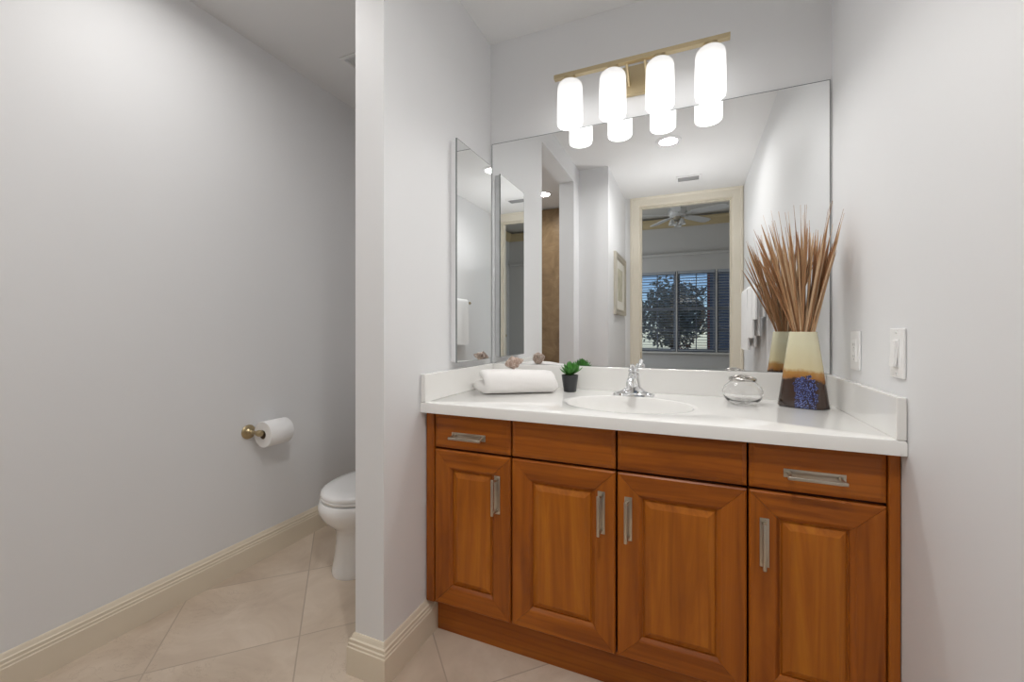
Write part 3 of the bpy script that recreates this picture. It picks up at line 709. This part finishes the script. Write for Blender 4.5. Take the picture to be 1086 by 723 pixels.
# ------------------------------------------------------------------ folded towel and shell
def towel_bm():
    b = bmesh.new(); T = .0205
    cl = []   # centreline in (depth, z): bottom layer from the back to the front fold and back along the top
    for i in range(8): cl.append((.172-.140*i/7, .0205+.001*math.sin(i)))
    for i in range(1, 8): a = -PI/2-PI*i/8; cl.append((.032+.027*math.cos(a), .0475+.027*math.sin(a)))
    for i in range(8): cl.append((.032+.130*i/7, .0745-.016*(i/7)**2))
    prof = []; N = len(cl); L = []; Rr = []
    for i, (d, z) in enumerate(cl):
        d0, z0 = cl[max(0,i-1)]; d1, z1 = cl[min(N-1,i+1)]; tx, tz = d1-d0, z1-z0; l = math.hypot(tx,tz); nx, nz = -tz/l, tx/l
        e = .55 if i in (0,N-1) else 1
        L.append((d+nx*T*e, z+nz*T*e, i)); Rr.append((d-nx*T*e, z-nz*T*e, i))
    prof = L + Rr[::-1]
    rings = []; S = 30
    for s in range(S+1):
        f = s/S; ring = []
        x = (f-.5)*.292
        e = min(f, 1-f)*.292; k = 1 if e > .018 else math.sqrt(max(0, 1-((.018-e)/.018)**2))
        for d, z, i in prof:
            cd, cz_ = cl[i]; kk = .45+.55*k
            dd = cd+(d-cd)*kk; zz = cz_+(z-cz_)*kk
            low = 1-min(1, i/9)                       # the under layer reaches further out on the left
            xx = x - low*.034*(1-f) + .006*math.sin(zz*60)
            w = noise.noise(Vector((xx*9, dd*9, zz*9)))*.005
            zz2 = max(.0008, zz*(1-.05*f) + w*(1 if zz > .03 else .1) - .010*max(0, f-.75)*(zz/.09))
            ring.append((xx, dd+w*.6, zz2))
        rings.append(ring)
    loft(b, rings); bmesh.ops.triangulate(b, faces=[f for f in b.faces if len(f.verts) > 4]); return b
b = towel_bm()
ang = math.atan2(.139, .201)
TX, TY = -.618, -.2600
bmesh.ops.transform(b, matrix=Matrix.Translation((TX,TY,TZ+.0005)) @ Matrix.Rotation(math.radians(33), 4, 'Z'), verts=b.verts)
from mathutils.bvhtree import BVHTree
TOWEL = BVHTree.FromBMesh(b)
tag(obj('folded_towel', b, M['towel'], smooth=True), 'white towel folded into a thick pad at the left end of the countertop', 'towel')
def shell_bm(c):
    b = bmesh.new(); rings = []; n = 40; S = 44
    for i in range(S+1):
        t = i/S
        base = .027*min(1, t/.42)**.6 if t < .42 else .027*max(0, 1-(t-.42)/.58)**.75
        base = max(base, .0006); ring = []
        for k in range(n):
            a = 2*PI*k/n; sp = math.sin(a*1 + t*26); kn = max(0, math.cos(a*7))**3*math.exp(-((t-.36)/.10)**2)*.13 + max(0, math.cos(a*7+.4))**3*math.exp(-((t-.62)/.07)**2)*.11
            rr_ = base*(1+.09*sp*(t > .3)+kn); ring.append((t*.074-.034, rr_*math.cos(a), rr_*math.sin(a)*.92))
        rings.append(ring)
    loft(b, rings)
    bmesh.ops.transform(b, matrix=Matrix.Translation(c) @ Matrix.Rotation(math.radians(28), 4, 'Z') @ Matrix.Rotation(math.radians(-14), 4, 'Y') @ Matrix.Scale(1.12, 4), verts=b.verts); return b
b = shell_bm(Vector((-.690,-.165,.99)))
gaps = []
for v in b.verts:
    h = TOWEL.ray_cast(v.co, Vector((0,0,-1)))
    if h[0] is not None: gaps.append(h[3])
bmesh.ops.translate(b, verts=b.verts, vec=(0,0,-min(gaps)-.003))      # let it down onto the towel
tag(obj('sea_shell', b, M['shell'], smooth=True), 'small brown and cream sea shell lying on the folded towel', 'shell')
# ------------------------------------------------------------------ toilet
CX = -1.425
to = thing('toilet', 'white two-piece toilet with closed lid behind the partition wall', 'toilet', (CX, -.1, 0))
def egg(z, yf, yb, a, n=44, cyk=None):
    cy = yf+a*1.28; out = []
    for i in range(n):
        q = 2*PI*i/n; s = math.sin(q); out.append((CX+a*math.cos(q), cy+(cy-yf)*s if s < 0 else cy+(yb-cy)*s, z))
    return out
b = bmesh.new()
secs = [(0,-.405,.14,.105),(.012,-.408,.14,.108),(.03,-.405,.14,.104),(.09,-.392,.13,.094),(.15,-.385,.12,.090),(.195,-.388,.11,.094),(.215,-.402,.10,.112),(.235,-.425,.09,.140),(.262,-.448,.08,.166),(.290,-.460,.07,.181),(.312,-.461,.07,.184),(.326,-.456,.07,.182),(.333,-.452,.07,.178)]
loft(b, [egg(z,yf,yb,a) for z,yf,yb,a in secs]); obj('bowl', b, M['porcelain'], to, smooth=True, angle=60)
b = bmesh.new(); loft(b, [egg(.3345,-.43,.02,.166), egg(.3385,-.447,.03,.177), egg(.348,-.450,.03,.180), egg(.351,-.448,.03,.178)]); obj('seat', b, M['porcelain'], to, smooth=True, angle=50)
b = bmesh.new(); loft(b, [egg(.353,-.448,.03,.177), egg(.362,-.450,.03,.180), egg(.370,-.446,.03,.177), egg(.376,-.432,.02,.165), egg(.381,-.38,-.01,.13), egg(.383,-.28,-.06,.06)]); obj('lid', b, M['porcelain'], to, smooth=True, angle=60)
b = bmesh.new(); box(b, CX-.21, CX+.21, .055, .255, .345, .69, bev=.02, seg=4); obj('tank', b, M['porcelain'], to, smooth=True, angle=50)
b = bmesh.new(); box(b, CX-.22, CX+.22, .045, .262, .692, .72, bev=.01, seg=3); obj('tank_lid', b, M['porcelain'], to, smooth=True, angle=50)
b = bmesh.new(); box(b, CX-.12, CX+.12, .03, .20, .20, .344, bev=.02, seg=3); obj('tank_shelf', b, M['porcelain'], to, smooth=True, angle=50)
b = bmesh.new(); tube(b, [(CX-.15,.055,.64),(CX-.15,.03,.64),(CX-.12,.025,.637),(CX-.08,.025,.63)], [.008,.007,.006,.007], 10); obj('flush_lever', b, M['chrome'], to, smooth=True)
# ------------------------------------------------------------------ toilet paper
HY, HZ = -.482, .622
th = thing('toilet_paper_holder', 'ornate brass toilet paper holder on the left wall', 'holder', (XT, HY, HZ))
obj('wall_rosette', lathe(bmesh.new(), [(0,.0005),(.032,.0005),(.033,.004),(.030,.007),(.031,.010),(.026,.013),(.020,.015),(.017,.020),(.012,.024),(0,.025)], (XT,HY,HZ), 40, 'x'), M['old_brass'], th, smooth=True, angle=35)
b = bmesh.new(); AX = XT+.072
lathe(b, [(.009,.02),(.012,.03),(.008,.036),(.008,.060),(.012,.064),(.015,.074),(.015,.084),(.010,.093),(0,.096)], (XT,HY,HZ), 24, 'x')
obj('post', b, M['old_brass'], th, smooth=True, angle=40)
b = bmesh.new(); tube(b, [(AX,HY,HZ),(AX,HY+.02,HZ),(AX,HY+.125,HZ)], [.010,.0075,.0075], 16); lathe(b, [(0,0),(.010,0),(.0115,.006),(.008,.013),(0,.015)], (AX,HY+.122,HZ), 18, 'y')
obj('arm', b, M['old_brass'], th, smooth=True, angle=40)
tp = thing('toilet_paper_roll', 'white toilet paper roll on the brass holder', 'toilet paper', (AX, HY+.10, HZ-.07))
RC = HZ-.0115
b = bmesh.new(); lathe(b, [(.021,0),(.0585,0),(.060,.002),(.060,.118),(.0585,.120),(.021,.120)], (AX,HY+.020,RC), 56, 'y', closed=True); 
obj('tissue', b, M['paper'], tp, smooth=True, angle=40)
b = bmesh.new(); lathe(b, [(.0196,.001),(.0208,.001),(.0208,.119),(.0196,.119)], (AX,HY+.020,RC), 40, 'y', closed=True); o = obj('cardboard_core', b, M['core'], tp, smooth=True, angle=40); o['label'] = 'brown cardboard core'
# ------------------------------------------------------------------ towels on the bar of the right wall (seen in the mirror)
BX_, BZ = XR-.062, 1.375
tb = thing('towel_bar', 'slim brass towel bar on the right wall holding white towels', 'towel bar', (XR, -1.65, BZ))
b = bmesh.new(); tube(b, [(BX_,-1.13,BZ),(BX_,-2.02,BZ)], .008, 16); obj('rail', b, M['old_brass'], tb, smooth=True, angle=40)
for y in (-1.15,-2.0): obj('wall_mount', lathe(bmesh.new(), [(0,.0005),(.026,.0005),(.026,.006),(.012,.012),(.010,.055),(.014,.060),(.014,.070),(0,.073)], (XR,y,BZ), 24, '-x'), M['old_brass'], tb, smooth=True, angle=40)
def hung(name, label, y0, y1, zf, zb, gap, T, seed):
    b = bmesh.new(); rs = random.Random(seed); n = 22; pr = []
    r = gap
    for i in range(10): pr.append((BX_-r, zf+(BZ-zf)*i/9))
    for i in range(1, 9): a = PI-PI*i/9; pr.append((BX_+r*math.cos(a), BZ+r*math.sin(a)))
    for i in range(10): pr.append((BX_+r, BZ-(BZ-zb)*i/9))
    N = len(pr); rings = []
    for s in range(n+1):
        f = s/n; y = y0+(y1-y0)*f; A, B = [], []
        for i, (x, z) in enumerate(pr):
            x0, z0 = pr[max(0,i-1)]; x1, z1 = pr[min(N-1,i+1)]; tx, tz = x1-x0, z1-z0; l = math.hypot(tx,tz) or 1; nx, nz = -tz/l, tx/l
            hang = max(0, (BZ-z)/.4); w = .007*hang*math.sin(f*9+seed) * (1 if x < BX_ else .25); k = T*(1 if 0 < s < n else .5)
            flare = (y-(y0+y1)/2)*(.06*hang)
            A.append((x+nx*k+w, y+flare, z+nz*k)); B.append((x-nx*k*.6+w, y+flare, z-nz*k*.6))
        rings.append(A+B[::-1])
    loft(b, rings); return tag(obj(name, b, M['bath_towel'], smooth=True, angle=60), label, 'towel', 'white towels on the towel bar')
hung('bath_towel', 'long white bath towel on the bar, hanging lowest and next to the doorway', -1.62, -1.93, .955, .98, .022, .011, 1)
hung('hand_towel', 'shorter white hand towel hanging between the bath towel and the washcloth', -1.395, -1.575, 1.045, 1.06, .019, .009, 2)
hung('washcloth', 'small white washcloth hanging highest on the bar', -1.195, -1.35, 1.165, 1.18, .019, .009, 5)
# ------------------------------------------------------------------ framed picture (seen in the mirror)
FXP = -.63
fp = thing('framed_picture', 'upright champagne-framed picture on the wall beside the doorway', 'picture', (FXP, -2.28, 1.24))
b = bmesh.new(); y0, y1, z0, z1 = -2.585, -1.975, 1.24, 1.80
PR = [(0,0),(0,.020),(.008,.026),(.030,.020),(.042,.024),(.055,.016),(.055,0)]
cs = [((y0,z0),(1,1)),((y1,z0),(-1,1)),((y1,z1),(-1,-1)),((y0,z1),(1,-1))]
rings = [[(FXP+.001+h, c[0]+d[0]*w, c[1]+d[1]*w) for w, h in PR] for c, d in cs]; rings.append(rings[0]); loft(b, rings, cap=False); bmesh.ops.remove_doubles(b, verts=b.verts, dist=1e-6)
obj('frame', b, M['silver_frame'], fp)
obj('mat_board', Bx(FXP+.002, FXP+.010, y0+.05, y1-.05, z0+.05, z1-.05), M['mat_board'], fp)
obj('print', Bx(FXP+.0095, FXP+.0115, y0+.17, y1-.17, z0+.13, z1-.13), M['print'], fp)
# ------------------------------------------------------------------ bedroom ceiling fan
CFX, CFY = -.18, -4.60
cf = thing('ceiling_fan', 'white five-blade ceiling fan in the bedroom beyond the doorway', 'fan', (CFX, CFY, 2.62))
b = bmesh.new(); lathe(b, [(0,3.059),(.07,3.059),(.065,3.02),(.02,3.0),(.013,2.995),(.013,2.82),(0,2.82)], (CFX,CFY,0), 28); obj('down_rod', b, M['fan_white'], cf, smooth=True, angle=40)
b = bmesh.new(); lathe(b, [(0,2.84),(.06,2.84),(.12,2.815),(.13,2.77),(.11,2.725),(.06,2.705),(0,2.705)], (CFX,CFY,0), 36); obj('motor_housing', b, M['fan_white'], cf, smooth=True, angle=40)
b = bmesh.new(); lathe(b, [(0,2.704),(.05,2.704),(.055,2.66),(.02,2.64),(0,2.64)], (CFX,CFY,0), 28); obj('switch_cup', b, M['pewter'], cf, smooth=True, angle=40)
for k in range(5):
    a = 2*PI*k/5+.35; m_ = Matrix.Translation((CFX,CFY,2.735)) @ Matrix.Rotation(a, 4, 'Z') @ Matrix.Rotation(math.radians(11), 4, 'X')
    b = bmesh.new(); box(b, .10, .22, -.02, .02, -.004, .004, rot=m_)
    t2 = bmesh.new(); prism(t2, [(.20,-.05),(.30,-.065),(.60,-.072),(.66,-.055),(.68,0),(.66,.055),(.60,.072),(.30,.065),(.20,.05)], -.004, .004); bmesh.ops.transform(t2, matrix=m_, verts=t2.verts); merge(b, t2)
    obj('fan_blade', b, M['fan_white'], cf)
for k in range(3):
    a = 2*PI*k/3+.6; c = Vector((CFX+.075*math.cos(a), CFY+.075*math.sin(a), 2.64))
    b = bmesh.new(); lathe(b, [(.012,.03),(.022,.02),(.045,-.035),(.050,-.055),(.047,-.055),(.019,.018),(.010,.026)], c, 24, closed=True); obj('light_shade', b, M['fan_white'], cf, smooth=True, angle=50)
# ------------------------------------------------------------------ outside the bedroom windows
o = struct('ground_outside', Bx(-14, 14, -30, -6.2, -.30, -.25), M['grass'])
def tree(x, y, h, r, seed, label):
    t = thing('tree', label, 'tree', (x, y, -.25), 'trees outside the bedroom windows'); rs = random.Random(seed)
    b = bmesh.new(); tube(b, [(x,y,-.25),(x+.05,y,h*.3),(x-.03,y,h*.55),(x,y,h*.8)], [.14,.11,.08,.03], 10)
    for k in range(9):
        a = rs.uniform(0,2*PI); z = h*rs.uniform(.3,.6); tube(b, [(x,y,z),(x+.5*r*math.cos(a),y+.5*r*math.sin(a),z+.4*r),(x+.85*r*math.cos(a),y+.85*r*math.sin(a),z+.7*r)], [.05,.03,.012], 6)
    obj('trunk', b, M['bark'], t, smooth=True)
    b = bmesh.new()
    for k in range(4200):
        while True:
            p = Vector((rs.uniform(-1,1), rs.uniform(-1,1), rs.uniform(-1,1)))
            if .15 < p.length < 1: break
        p *= .8+.35*noise.noise(p*2.2+Vector((seed,0,0))); c = Vector((x+p.x*r, y+p.y*r, h*.55+p.z*h*.5))
        q = Matrix.Rotation(rs.uniform(0,6.28), 3, Vector((rs.uniform(-1,1), rs.uniform(-1,1), rs.uniform(-1,1))).normalized()); s = rs.uniform(.05,.11)
        b.faces.new([b.verts.new(c+q@Vector(v)*s) for v in ((-1,0,0),(0,-.5,.1),(1,0,0),(0,.5,.1))])
    obj('foliage', b, M['tree'], t)
tree(-2.3, -10.2, 2.5, 1.3, 1, 'leafy tree left outside the bedroom windows')
tree(-.55, -13.4, 2.9, 1.35, 2, 'leafy tree outside beside the dark blue house')
hb = thing('house', 'dark blue-grey neighbouring house with a red corner post outside the bedroom windows', 'house', (2.5, -10.2, -.25))
obj('siding', Bx(.42, 5.5, -11.5, -9.5, -.25, 3.6), M['navy'], hb)
o = obj('corner_post', Bx(.37, .42, -9.56, -9.45, -.25, 3.6), M['red'], hb); o['label'] = 'red corner post'
